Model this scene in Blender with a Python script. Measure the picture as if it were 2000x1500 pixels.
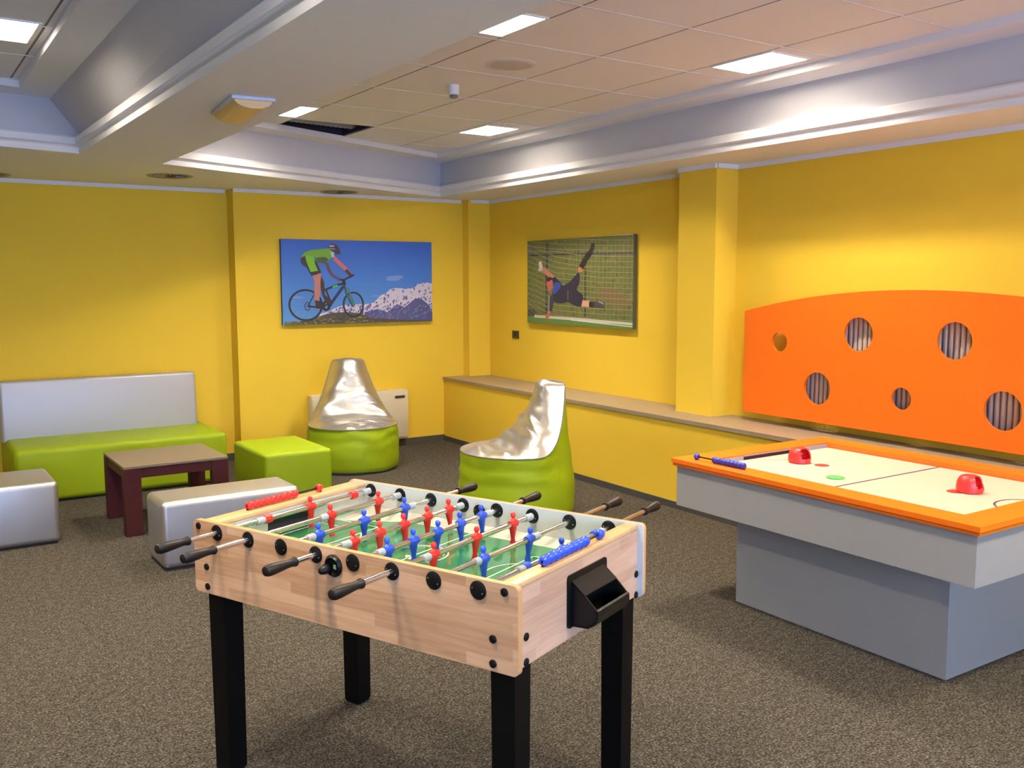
import bpy, bmesh, math, random
from math import sin, cos, pi, radians
from mathutils import Vector, Matrix, geometry, noise
random.seed(7)
for o in list(bpy.data.objects): bpy.data.objects.remove(o)
SC = bpy.context.scene
COL = SC.collection

# ------------------------------------------------------------------ camera, light, exposure
CAM_H = 1.68
cd = bpy.data.cameras.new('camera'); cam = bpy.data.objects.new('camera', cd); COL.objects.link(cam)
cd.sensor_fit = 'HORIZONTAL'; cd.sensor_width = 36.0; cd.lens = 36.0 * 1828.1 / 2000.0
cd.clip_start = 0.05; cd.clip_end = 60
yaw, pit, rol = radians(34.029), radians(6.281), radians(0.125)
fw = Vector((sin(yaw)*cos(pit), cos(yaw)*cos(pit), -sin(pit)))
rt = Vector((cos(yaw), -sin(yaw), 0)); dn = fw.cross(rt)
r2 = cos(rol)*rt + sin(rol)*dn; d2 = -sin(rol)*rt + cos(rol)*dn
M = Matrix.Identity(4)
for i in range(3):
    M[i][0] = r2[i]; M[i][1] = -d2[i]; M[i][2] = -fw[i]
M[0][3], M[1][3], M[2][3] = 0, 0, CAM_H
cam.matrix_world = M
SC.camera = cam
SC.view_settings.view_transform = 'Standard'; SC.view_settings.look = 'None'
SC.view_settings.gamma = 1.0; SC.view_settings.use_curve_mapping = False
SC.view_settings.exposure = 0.74

LAMP_W = 50.0
LAMP_COL = (1.0, 0.86, 0.69)
DAY_W = 160.0
DAY_COL = (0.40, 0.57, 1.0)

w = bpy.data.worlds.new('world'); SC.world = w; w.use_nodes = True
bg = w.node_tree.nodes['Background']; bg.inputs[0].default_value = (0.45, 0.6, 1.0, 1); bg.inputs[1].default_value = 1.0

def area(name, loc, rot, sx, sy, power, col, spread=pi):
    ld = bpy.data.lights.new(name, 'AREA'); ld.shape = 'RECTANGLE'; ld.size = sx; ld.size_y = sy
    ld.energy = power; ld.color = col; ld.spread = spread
    o = bpy.data.objects.new(name, ld); COL.objects.link(o); o.location = loc; o.rotation_euler = rot
    return o
# daylight entering through the two windows in the wall behind the camera
area('daylight', (-1.9, -3.88, 1.55), (radians(90), 0, 0), 2.3, 1.3, DAY_W, DAY_COL)
area('daylight', (2.0, -3.88, 1.55), (radians(90), 0, 0), 2.3, 1.3, DAY_W, DAY_COL)

# ------------------------------------------------------------------ materials
def new_mat(name):
    m = bpy.data.materials.new(name); m.use_nodes = True
    nt = m.node_tree; b = nt.nodes['Principled BSDF']
    return m, nt, b
def srgb(r, g, b):
    f = lambda c: (c/255/12.92) if c/255 <= 0.04045 else ((c/255+0.055)/1.055)**2.4
    return (f(r), f(g), f(b), 1)
def mat(name, col, rough=0.5, metal=0.0, bump=0.0, bscale=200, bdist=0.001, emit=None, es=0, spec=0.5, coat=0.0, var=0.0, vscale=3.0):
    m, nt, b = new_mat(name)
    b.inputs['Base Color'].default_value = col; b.inputs['Roughness'].default_value = rough
    b.inputs['Metallic'].default_value = metal; b.inputs['Specular IOR Level'].default_value = spec
    b.inputs['Coat Weight'].default_value = coat
    if emit:
        b.inputs['Emission Color'].default_value = emit; b.inputs['Emission Strength'].default_value = es
    tc = nt.nodes.new('ShaderNodeTexCoord')
    if bump:
        n = nt.nodes.new('ShaderNodeTexNoise'); n.inputs['Scale'].default_value = bscale; n.inputs['Detail'].default_value = 3
        nt.links.new(tc.outputs['Object'], n.inputs['Vector'])
        bp = nt.nodes.new('ShaderNodeBump'); bp.inputs['Strength'].default_value = bump; bp.inputs['Distance'].default_value = bdist
        nt.links.new(n.outputs['Fac'], bp.inputs['Height']); nt.links.new(bp.outputs['Normal'], b.inputs['Normal'])
    if var:
        n2 = nt.nodes.new('ShaderNodeTexNoise'); n2.inputs['Scale'].default_value = vscale; n2.inputs['Detail'].default_value = 4
        nt.links.new(tc.outputs['Object'], n2.inputs['Vector'])
        mx = nt.nodes.new('ShaderNodeMix'); mx.data_type = 'RGBA'
        mx.inputs[6].default_value = tuple(c*(1-var) for c in col[:3])+(1,); mx.inputs[7].default_value = tuple(min(1, c*(1+var)) for c in col[:3])+(1,)
        nt.links.new(n2.outputs['Fac'], mx.inputs[0]); nt.links.new(mx.outputs[2], b.inputs['Base Color'])
    return m

def carpet_mat():
    m, nt, b = new_mat('carpet'); tc = nt.nodes.new('ShaderNodeTexCoord')
    def nz(scale, det):
        n = nt.nodes.new('ShaderNodeTexNoise'); n.inputs['Scale'].default_value = scale; n.inputs['Detail'].default_value = det
        n.inputs['Roughness'].default_value = 0.65
        nt.links.new(tc.outputs['Object'], n.inputs['Vector']); return n
    a = nz(112, 4); c = nz(30, 3); d = nz(260, 1)
    r = nt.nodes.new('ShaderNodeValToRGB'); e = r.color_ramp.elements
    e[0].position = 0.34; e[0].color = (0.016, 0.0145, 0.012, 1); e[1].position = 0.66; e[1].color = (0.175, 0.162, 0.135, 1)
    x = r.color_ramp.elements.new(0.46); x.color = (0.048, 0.043, 0.036, 1)
    x = r.color_ramp.elements.new(0.55); x.color = (0.088, 0.080, 0.066, 1)
    nt.links.new(a.outputs['Fac'], r.inputs['Fac'])
    r2 = nt.nodes.new('ShaderNodeValToRGB'); r2.color_ramp.elements[0].position = 0.4; r2.color_ramp.elements[0].color = (0.72, 0.66, 0.60, 1)
    r2.color_ramp.elements[1].position = 0.6; r2.color_ramp.elements[1].color = (1.05, 1.05, 1.0, 1)
    nt.links.new(c.outputs['Fac'], r2.inputs['Fac'])
    mx = nt.nodes.new('ShaderNodeMix'); mx.data_type = 'RGBA'; mx.blend_type = 'MULTIPLY'; mx.inputs[0].default_value = 1
    nt.links.new(r.outputs['Color'], mx.inputs[6]); nt.links.new(r2.outputs['Color'], mx.inputs[7])
    nt.links.new(mx.outputs[2], b.inputs['Base Color']); b.inputs['Roughness'].default_value = 1.0
    b.inputs['Specular IOR Level'].default_value = 0.05
    bp = nt.nodes.new('ShaderNodeBump'); bp.inputs['Strength'].default_value = 0.6; bp.inputs['Distance'].default_value = 0.004
    nt.links.new(d.outputs['Fac'], bp.inputs['Height']); nt.links.new(bp.outputs['Normal'], b.inputs['Normal'])
    return m

def wood_mat(name, axis='X', dark=(0.42, 0.22, 0.105, 1), light=(0.66, 0.40, 0.22, 1), stave=(0.24, 0.036)):
    # finger-jointed beech: brick pattern along the long axis, fine grain inside each stave
    m, nt, b = new_mat(name); L = nt.links; N = nt.nodes
    tc = N.new('ShaderNodeTexCoord'); mp = N.new('ShaderNodeMapping')
    L.new(tc.outputs['Object'], mp.inputs['Vector'])
    if axis == 'X': mp.inputs['Rotation'].default_value = (radians(90), 0, 0)
    elif axis == 'Y': mp.inputs['Rotation'].default_value = (radians(90), 0, radians(90)); mp.vector_type = 'TEXTURE'
    br = N.new('ShaderNodeTexBrick'); br.offset = 0.37; br.offset_frequency = 2; br.squash = 0.8; br.squash_frequency = 3
    br.inputs['Scale'].default_value = 1; br.inputs['Brick Width'].default_value = stave[0]; br.inputs['Row Height'].default_value = stave[1]
    br.inputs['Mortar Size'].default_value = 0.0004; br.inputs['Bias'].default_value = 0.0
    br.inputs['Color1'].default_value = (0, 0, 0, 1); br.inputs['Color2'].default_value = (1, 1, 1, 1); br.inputs['Mortar'].default_value = (0.3, 0.3, 0.3, 1)
    L.new(mp.outputs['Vector'], br.inputs['Vector'])
    m2 = N.new('ShaderNodeMapping'); L.new(tc.outputs['Object'], m2.inputs['Vector'])
    m2.inputs['Scale'].default_value = (3, 40, 40) if axis == 'X' else (40, 3, 40)
    gr = N.new('ShaderNodeTexNoise'); gr.inputs['Scale'].default_value = 2.2; gr.inputs['Detail'].default_value = 5; L.new(m2.outputs['Vector'], gr.inputs['Vector'])
    md = N.new('ShaderNodeMath'); md.operation = 'MULTIPLY_ADD'; md.inputs[1].default_value = 0.42; L.new(br.outputs['Color'], md.inputs[0])
    m3 = N.new('ShaderNodeMath'); m3.operation = 'MULTIPLY'; m3.inputs[1].default_value = 0.75; L.new(gr.outputs['Fac'], m3.inputs[0]); L.new(m3.outputs[0], md.inputs[2])
    r = N.new('ShaderNodeValToRGB'); r.color_ramp.elements[0].position = 0.22; r.color_ramp.elements[0].color = dark
    r.color_ramp.elements[1].position = 0.82; r.color_ramp.elements[1].color = light
    L.new(md.outputs[0], r.inputs['Fac']); L.new(r.outputs['Color'], b.inputs['Base Color'])
    b.inputs['Roughness'].default_value = 0.32; b.inputs['Coat Weight'].default_value = 0.15
    return m

def attr_mat(name, rough=0.6):
    m, nt, b = new_mat(name); a = nt.nodes.new('ShaderNodeVertexColor'); a.layer_name = 'print'
    nt.links.new(a.outputs['Color'], b.inputs['Base Color']); b.inputs['Roughness'].default_value = rough
    return m
def leather_mat(name, col, metal, rough, bscale=16, bump=0.25, dist=0.01):
    m, nt, b = new_mat(name); L = nt.links; N = nt.nodes
    b.inputs['Base Color'].default_value = col; b.inputs['Metallic'].default_value = metal; b.inputs['Roughness'].default_value = rough
    tc = N.new('ShaderNodeTexCoord'); n = N.new('ShaderNodeTexNoise'); n.inputs['Scale'].default_value = bscale; n.inputs['Detail'].default_value = 2
    L.new(tc.outputs['Object'], n.inputs['Vector'])
    n2 = N.new('ShaderNodeTexNoise'); n2.inputs['Scale'].default_value = 420; L.new(tc.outputs['Object'], n2.inputs['Vector'])
    b1 = N.new('ShaderNodeBump'); b1.inputs['Strength'].default_value = bump; b1.inputs['Distance'].default_value = dist; L.new(n.outputs['Fac'], b1.inputs['Height'])
    b2 = N.new('ShaderNodeBump'); b2.inputs['Strength'].default_value = 0.25; b2.inputs['Distance'].default_value = 0.0008
    L.new(n2.outputs['Fac'], b2.inputs['Height']); L.new(b1.outputs['Normal'], b2.inputs['Normal']); L.new(b2.outputs['Normal'], b.inputs['Normal'])
    if 'green' in name: b.inputs['Specular IOR Level'].default_value = 0.22
    return m

MT = dict(
 yellow=mat('yellow_paint', (0.80, 0.545, 0.045, 1), 0.75, bump=0.25, bscale=260, bdist=0.0012, spec=0.25, var=0.03, vscale=2),
 white=mat('white_paint', (0.74, 0.73, 0.74, 1), 0.7, spec=0.3),
 ceil=mat('ceiling_paint', (0.80, 0.81, 0.86, 1), 0.85, bump=0.15, bscale=300, spec=0.2),
 band=mat('band_shade', (0.55, 0.54, 0.57, 1), 0.8, spec=0.2),  # shade above the lamp cutoff, put into the coffer band's grey colour
 tile=mat('ceiling_tile', (0.79, 0.79, 0.84, 1), 0.95, bump=0.3, bscale=350, bdist=0.001, spec=0.1, var=0.05, vscale=120),
 tbar=mat('tile_bar', (0.72, 0.70, 0.74, 1), 0.5),
 seam=mat('tile_shadow_gap', (0.22, 0.19, 0.18, 1), 0.8),
 dark=mat('void_dark', (0.03, 0.03, 0.04, 1), 0.9),
 duct=mat('foil_duct', (0.25, 0.27, 0.33, 1), 0.45, 0.6, bump=0.6, bscale=25, bdist=0.01),
 carpet=carpet_mat(),
 skirt=mat('carpet_skirting', (0.075, 0.07, 0.062, 1), 0.95, bump=0.4, bscale=300, spec=0.1, var=0.2, vscale=150),
 marble=mat('marble_ledge', (0.30, 0.235, 0.16, 1), 0.4, var=0.12, vscale=14),
 orange=mat('orange_laminate', (0.80, 0.150, 0.008, 1), 0.38, bump=0.1, bscale=500, spec=0.4),
 orange_hk=mat('orange_wood', (0.85, 0.165, 0.008, 1), 0.35, spec=0.4),
 groove=mat('orange_groove', (0.55, 0.10, 0.008, 1), 0.5),
 hkgrey=mat('grey_laminate', (0.285, 0.28, 0.265, 1), 0.55, bump=0.15, bscale=400, spec=0.35),
 hkedge=mat('grey_edge_strip', (0.36, 0.36, 0.40, 1), 0.5),
 hkfield=mat('playing_surface', (0.60, 0.535, 0.42, 1), 0.35, spec=0.4),
 line_purple=mat('purple_line', (0.09, 0.035, 0.09, 1), 0.5),
 line_brown=mat('brown_line', (0.35, 0.24, 0.14, 1), 0.5),
 red_spot=mat('red_spot', (0.45, 0.03, 0.03, 1), 0.5),
 green_puck=mat('green_plastic', (0.07, 0.42, 0.12, 1), 0.4),
 alu=mat('grey_strip', (0.36, 0.33, 0.38, 1), 0.4, 0.3),
 red=mat('red_plastic', (0.72, 0.022, 0.018, 1), 0.32),
 redm=mat('red_mallet_plastic', (0.85, 0.035, 0.03, 1), 0.35),
 blue=mat('blue_plastic', (0.02, 0.075, 0.55, 1), 0.32),
 blued=mat('dark_blue_plastic', (0.022, 0.03, 0.30, 1), 0.4),
 black=mat('black_plastic', (0.004, 0.004, 0.004, 1), 0.42, spec=0.3),
 blackwood=mat('black_leg', (0.003, 0.0025, 0.002, 1), 0.6, spec=0.12),
 handle=mat('black_rubber', (0.008, 0.006, 0.006, 1), 0.42, spec=0.35),
 chrome=mat('chrome', (0.72, 0.70, 0.68, 1), 0.16, 1.0),
 spring=mat('clear_washer', (0.42, 0.44, 0.43, 1), 0.3),
 screw=mat('screw_steel', (0.6, 0.6, 0.6, 1), 0.3, 0.9),
 wood=wood_mat('beech_front', 'X'),
 woodside=wood_mat('beech_side', 'Y', (0.46, 0.27, 0.17, 1), (0.66, 0.43, 0.29, 1)),
 woodtop=mat('beech_edge', (0.62, 0.34, 0.14, 1), 0.35, var=0.1, vscale=20),
 woodrail=wood_mat('beech_rail', 'Y', (0.60, 0.33, 0.13, 1), (0.76, 0.47, 0.22, 1)),
 inner=mat('white_inner_wall', (0.62, 0.64, 0.60, 1), 0.3),
 pitch=mat('pitch_green', (0.035, 0.22, 0.075, 1), 0.12, coat=0.5, var=0.25, vscale=9),
 cream=mat('pitch_cream', (0.68, 0.68, 0.54, 1), 0.2),
 pline=mat('pitch_line', (0.70, 0.80, 0.66, 1), 0.2),
 silver=leather_mat('silver_leatherette', (0.52, 0.51, 0.51, 1), 0.90, 0.40, 5, 0.12, 0.01),
 silverb=leather_mat('silver_bag_leatherette', (0.56, 0.54, 0.51, 1), 0.88, 0.33, 9, 0.25, 0.015),
 sofback=leather_mat('silver_backrest', (0.44, 0.44, 0.47, 1), 0.35, 0.45, 30, 0.10, 0.004),
 green=leather_mat('green_leatherette', (0.25, 0.345, 0.006, 1), 0.0, 0.5, 4, 0.15, 0.01),
 bagbase=mat('dark_base_cloth', (0.012, 0.012, 0.02, 1), 0.9),
 seamdark=mat('dark_piping', (0.16, 0.15, 0.15, 1), 0.7),
 wenge=mat('dark_red_wood', (0.045, 0.008, 0.010, 1), 0.55, spec=0.2, var=0.2, vscale=12),
 ctop=mat('beige_table_top', (0.165, 0.132, 0.088, 1), 0.5, spec=0.3, var=0.05, vscale=40),
 cpanel=mat('cream_metal_panel', (0.66, 0.58, 0.42, 1), 0.5),
 socket=mat('brown_switch', (0.05, 0.028, 0.018, 1), 0.4),
 rad=mat('radiator_paint', (0.60, 0.50, 0.42, 1), 0.35, 0.2),
 lampw=mat('lamp_trim', (0.8, 0.8, 0.8, 1), 0.4),
 refl=mat('lamp_reflector', (0.85, 0.85, 0.83, 1), 0.35),
 diff=mat('lamp_diffuser', (1, 1, 1, 1), 0.4, emit=(1.0, 0.93, 0.80, 1), es=5.0),
 emer=mat('emergency_diffuser', (0.75, 0.50, 0.22, 1), 0.35, spec=0.5, bump=0.3, bscale=60, bdist=0.003),
 emerw=mat('emergency_body', (0.55, 0.56, 0.66, 1), 0.4),
 speaker=mat('speaker_grille', (0.56, 0.54, 0.55, 1), 0.7, bump=0.5, bscale=500, bdist=0.001),
 vent=mat('vent_metal', (0.36, 0.31, 0.22, 1), 0.6),
 canvasside=mat('canvas_edge', (0.05, 0.075, 0.16, 1), 0.7),
 canvasside2=mat('canvas_edge_green', (0.10, 0.10, 0.055, 1), 0.7),
 prnt=attr_mat('printed_canvas'),
 glass=mat('window_glass', (0.8, 0.9, 1, 1), 0.02, spec=0.5),
)
g = MT['glass'].node_tree.nodes['Principled BSDF']; g.inputs['Transmission Weight'].default_value = 1.0

# ------------------------------------------------------------------ mesh helpers
class MB:
    def __init__(s): s.bm = bmesh.new(); s.mats = []
    def mi(s, m):
        if m is None: return 0
        if m not in s.mats: s.mats.append(m)
        return s.mats.index(m)
    def box(s, lo, hi, bev=0, seg=2, m=None, rot=None, piv=None):
        g = bmesh.ops.create_cube(s.bm, size=1.0); vs = g['verts']
        c = [(a+b)/2 for a, b in zip(lo, hi)]; d = [abs(b-a) for a, b in zip(lo, hi)]
        for v in vs: v.co = Vector((v.co.x*d[0]+c[0], v.co.y*d[1]+c[1], v.co.z*d[2]+c[2]))
        fs = {f for v in vs for f in v.link_faces}
        if bev:
            es = {e for v in vs for e in v.link_edges}
            r = bmesh.ops.bevel(s.bm, geom=list(es), offset=bev, segments=seg, profile=0.5, affect='EDGES')
            fs = {f for v in r['verts'] for f in v.link_faces} | {f for f in fs if f.is_valid}
        vv = {v for f in fs for v in f.verts}
        if rot is not None:
            p = Vector(piv) if piv else Vector(c)
            for v in vv: v.co = rot @ (v.co-p) + p
        k = s.mi(m)
        for f in fs: f.material_index = k
        return vv
    def prism(s, outer, holes, O, U, V, N, m=None, mside=None, smooth_holes=False):
        O, U, V, N = map(Vector, (O, U, V, N))
        loops = [list(outer)] + [list(h) for h in holes]
        tri = geometry.tessellate_polygon([[Vector((p[0], p[1], 0)) for p in l] for l in loops])
        flat = [p for l in loops for p in l]
        a = [s.bm.verts.new(O+U*p[0]+V*p[1]) for p in flat]; b = [s.bm.verts.new(O+U*p[0]+V*p[1]+N) for p in flat]
        k = s.mi(m); ks = s.mi(mside) if mside else k; fs = []
        for t in tri:
            for L, rv in ((a, 0), (b, 1)):
                try:
                    f = s.bm.faces.new([L[i] for i in (t if rv else reversed(t))]); f.material_index = k; fs.append(f)
                except ValueError: pass
        o = 0
        for l in loops:
            n = len(l)
            for i in range(n):
                j = (i+1) % n
                try:
                    f = s.bm.faces.new([a[o+i], a[o+j], b[o+j], b[o+i]]); f.material_index = ks; fs.append(f)
                except ValueError: pass
            o += n
        return fs
    def lathe(s, prof, O=(0, 0, 0), A=(0, 0, 1), seg=24, m=None, ex=1.0, ey=1.0, cap=True):
        # prof: list of (radius, height along A)
        O = Vector(O); A = Vector(A).normalized(); q = A.to_track_quat('Z', 'Y')
        rings = []
        for r, h in prof:
            rings.append([s.bm.verts.new(O + q @ Vector((r*ex*cos(2*pi*i/seg), r*ey*sin(2*pi*i/seg), h))) for i in range(seg)])
        k = s.mi(m)
        for a, b in zip(rings, rings[1:]):
            for i in range(seg):
                f = s.bm.faces.new([a[i], a[(i+1) % seg], b[(i+1) % seg], b[i]]); f.material_index = k
        if cap:
            for R, rev in ((rings[0], True), (rings[-1], False)):
                f = s.bm.faces.new(list(reversed(R)) if rev else R); f.material_index = k
    def loft(s, rings, m=None, cap=True, closed=True):
        R = [[s.bm.verts.new(Vector(p)) for p in r] for r in rings]; k = s.mi(m)
        for a, b in zip(R, R[1:]):
            n = len(a)
            for i in range(n if closed else n-1):
                f = s.bm.faces.new([a[i], a[(i+1) % n], b[(i+1) % n], b[i]]); f.material_index = k
        if cap and closed:
            f = s.bm.faces.new(list(reversed(R[0]))); f.material_index = k
            f = s.bm.faces.new(R[-1]); f.material_index = k
        return R
    def quad(s, pts, m=None):
        f = s.bm.faces.new([s.bm.verts.new(Vector(p)) for p in pts]); f.material_index = s.mi(m); return f
    def build(s, name, m=None, parent=None, ang=38, norm=True):
        me = bpy.data.meshes.new(name)
        if norm: bmesh.ops.recalc_face_normals(s.bm, faces=s.bm.faces)
        lim = radians(ang)
        for f in s.bm.faces: f.smooth = True
        for e in s.bm.edges:
            if len(e.link_faces) == 2:
                if e.calc_face_angle(0) > lim: e.smooth = False
            else: e.smooth = False
        s.bm.to_mesh(me); s.bm.free()
        if s.mats:
            for q in s.mats: me.materials.append(q)
        elif m: me.materials.append(m)
        o = bpy.data.objects.new(name, me); COL.objects.link(o)
        if parent: o.parent = parent
        return o
def thing(name, label, cat, loc=(0, 0, 0), rz=0, group=None):
    o = bpy.data.objects.new(name, None); COL.objects.link(o); o.location = loc; o.rotation_euler = (0, 0, rz)
    o.empty_display_size = 0.1; o['label'] = label; o['category'] = cat
    if group: o['group'] = group
    return o
def tag(o, label, cat, group=None):
    o['label'] = label; o['category'] = cat
    if group: o['group'] = group
    return o
def struct(o): o['kind'] = 'structure'; return o
def copy_tree(o, parent=None):
    c = o.copy(); COL.objects.link(c); c.parent = parent
    for ch in list(o.children): copy_tree(ch, c)
    return c

# ------------------------------------------------------------------ room shell
Z0 = 2.52            # lower ceiling level
YB = 8.56            # bike wall
YL = 8.745           # recessed wall behind the sofa
XB = 2.73            # left edge of the protruding bike wall
XR = lambda y: 5.21 + 0.0365*(y-2.75)
XL = lambda y: 4.79 + 0.0255*(y-3.925)
XW, YN = -5.0, -4.0

b = MB(); b.box((XW, YN, -0.1), (5.6, 9.0, 0)); struct(b.build('floor', MT['carpet']))
b = MB(); b.box((XW-0.2, YL, 0), (XB, YL+0.2, 2.95)); struct(b.build('wall_sofa_side', MT['yellow']))
b = MB(); b.box((XB, YB, 0), (5.6, YL+0.2, 2.95)); struct(b.build('wall_far', MT['yellow']))
b = MB(); b.box((5.155, 8.44, 0), (5.6, YB, 2.95)); struct(b.build('wall_corner_pier', MT['yellow']))
for y0, y1 in ((YN, -1.0), (-1.0, 1.7), (1.7, 4.7), (4.7, YB)):
    b = MB(); b.prism([(XR(y0), y0), (5.9, y0), (5.9, y1), (XR(y1), y1)], [], (0, 0, 0), (1, 0, 0), (0, 1, 0), (0, 0, 2.95)); struct(b.build('wall_right', MT['yellow']))
b = MB(); b.prism([(XL(YN), YN), (XR(YN), YN), (XR(YB), YB), (XL(YB), YB)], [], (0, 0, 0), (1, 0, 0), (0, 1, 0), (0, 0, 0.647)); struct(b.build('wall_right_low', MT['yellow']))
b = MB(); b.prism([(5.075, 4.87), (5.45, 4.85), (5.45, 5.24), (5.075, 5.25)], [], (0, 0, 0.676), (1, 0, 0), (0, 1, 0), (0, 0, 2.2)); struct(b.build('wall_pier', MT['yellow']))
b = MB(); b.box((XW-0.2, YN, 0), (XW, YL+.2, 2.95)); struct(b.build('wall_left', MT['yellow']))
# wall behind the camera with two windows
b = MB(); wins = [(-3.1, -0.7), (0.8, 3.2)]
b.prism([(XW-.2, 0), (5.9, 0), (5.9, 2.95), (XW-.2, 2.95)], [[(a, 0.85), (c, 0.85), (c, 2.25), (a, 2.25)] for a, c in wins], (0, YN, 0), (1, 0, 0), (0, 0, 1), (0, -0.2, 0))
struct(b.build('wall_near', MT['yellow']))
for i, (a, c) in enumerate(wins):
    b = MB()
    b.prism([(a, .85), (c, .85), (c, 2.25), (a, 2.25)], [[(a+.06, .91), ((a+c)/2-.03, .91), ((a+c)/2-.03, 2.19), (a+.06, 2.19)], [((a+c)/2+.03, .91), (c-.06, .91), (c-.06, 2.19), ((a+c)/2+.03, 2.19)]], (0, YN-.04, 0), (1, 0, 0), (0, 0, 1), (0, -.06, 0))
    fr = struct(b.build('window_%d' % (i+1), MT['white']))
    b = MB(); b.box((a+.06, YN-.075, .91), (c-.06, YN-.07, 2.19)); b.build('pane', MT['glass'], fr)
# marble ledge on the low wall
b = MB(); b.prism([(XL(YN)-.012, YN), (XR(YN)+.01, YN), (XR(YB)+.01, YB), (XL(YB)-.012, YB)], [], (0, 0, 0.647), (1, 0, 0), (0, 1, 0), (0, 0, 0.029))
struct(b.build('trim_1', MT['marble']))
# carpet skirting
b = MB(); b.box((XW, YL-.012, 0), (XB, YL, .062)); struct(b.build('baseboard_sofa_side', MT['skirt']))
b = MB(); b.box((XB-.012, YB-.012, 0), (XB, YL, .062)); b.box((XB-.012, YB-.012, 0), (XL(YB), YB, .062)); struct(b.build('baseboard_far', MT['skirt']))
b = MB(); b.prism([(XL(YN)-.012, YN), (XL(YN), YN), (XL(YB), YB), (XL(YB)-.012, YB-.012)], [], (0, 0, 0), (1, 0, 0), (0, 1, 0), (0, 0, .05)); struct(b.build('baseboard_right', MT['skirt']))
# slim white cornice strip at the wall heads
def strip(p, q, n, name, mt='white'):
    b = MB(); p = Vector((p[0], p[1], 0)); q = Vector((q[0], q[1], 0)); n = Vector((n[0], n[1], 0)).normalized()*0.018
    u = q-p
    b.prism([(0, 0), (1, 0), (1, 1), (0, 1)], [], (p.x, p.y, 2.487), u, n, (0, 0, Z0-2.487)); return struct(b.build(name, MT[mt]))
k = 2
for p, q, n in (((XW, YL), (XB-.02, YL), (0, -1)), ((XB, YB), (5.13, YB), (0, -1)), ((5.175, 8.44), (XR(8.44)-.02, 8.44), (0, -1)),
                ((XR(8.44), 8.44), (XR(5.25), 5.25), (-1, 0)), ((5.075, 5.25), (5.075, 4.87), (-1, 0)), ((5.075, 4.87), (XR(4.86), 4.86), (0, -1)),
                ((XR(4.86), 4.86), (XR(YN), YN), (-1, 0))):
    strip(p, q, n, 'trim_%d' % k); k += 1

# ------------------------------------------------------------------ coffered ceiling
RC = [(1.755, 7.073), (4.758, 8.327), (4.56, -1.2), (1.755, -1.2)]       # right coffer opening, clockwise from far left
LC = [(-2.2, 6.10), (1.163, 6.808), (1.175, -1.2), (-2.2, -1.2)]
def inset(poly, d):
    # move each edge inward by d (poly clockwise seen from above)
    n = len(poly); out = []
    for i in range(n):
        p0, p1, p2 = Vector(poly[i-1]), Vector(poly[i]), Vector(poly[(i+1) % n])
        e1 = (p1-p0).normalized(); e2 = (p2-p1).normalized()
        n1 = Vector((e1.y, -e1.x)); n2 = Vector((e2.y, -e2.x))
        A = p0+n1*d; B = p1+n2*d
        den = e1.x*e2.y-e1.y*e2.x; t = ((B-A).x*e2.y-(B-A).y*e2.x)/den
        out.append(tuple(A+e1*t))
    return out
b = MB()
b.prism([(XW-.1, YN-.1), (5.75, YN-.1), (5.75, YL+.1), (XW-.1, YL+.1)], [RC, LC], (0, 0, Z0), (1, 0, 0), (0, 1, 0), (0, 0, 0.02))
struct(b.build('ceiling', MT['ceil']))
def ring(b, poly, prof, m):
    R = [[(x, y, z) for x, y in inset(poly, d)] for d, z in prof]
    b.loft(R, m=m, cap=False)
TZ = 2.90
def coffer(poly, idx, k, top=None, inn=None):
    top = top or inset(poly, -0.03); inn = inn or inset(poly, 0.205)
    b = MB(); ring(b, poly, [(0, Z0+.0), (0.004, Z0+.014), (0.0, Z0+.036), (0.012, Z0+.050), (0.030, Z0+.054), (0.028, Z0+.062), (0.030, Z0+.095), (0.018, Z0+.108), (-0.03, Z0+.11)], MT['white'])
    struct(b.build('trim_%d' % k, None))
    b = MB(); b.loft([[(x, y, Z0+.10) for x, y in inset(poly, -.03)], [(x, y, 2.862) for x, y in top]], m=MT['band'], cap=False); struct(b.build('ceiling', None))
    b = MB(); b.loft([[(x, y, 2.86) for x, y in inset(top, -.01)], [(x, y, 2.86) for x, y in inn]], m=MT['ceil'], cap=False); struct(b.build('ceiling', None))
    b = MB(); b.loft([[(x, y, 2.858) for x, y in inn], [(x, y, 2.905) for x, y in inset(inn, .002)]], m=MT['white'], cap=False); struct(b.build('trim_%d' % (k+1), None))
coffer(RC, 1, 20); coffer(LC, 2, 22, [(-2.2, 6.16), (1.005, 6.84), (.965, -1.2), (-2.2, -1.2)], [(-1.95, 5.95), (.80, 6.535), (.755, -.95), (-1.95, -.95)])
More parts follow.
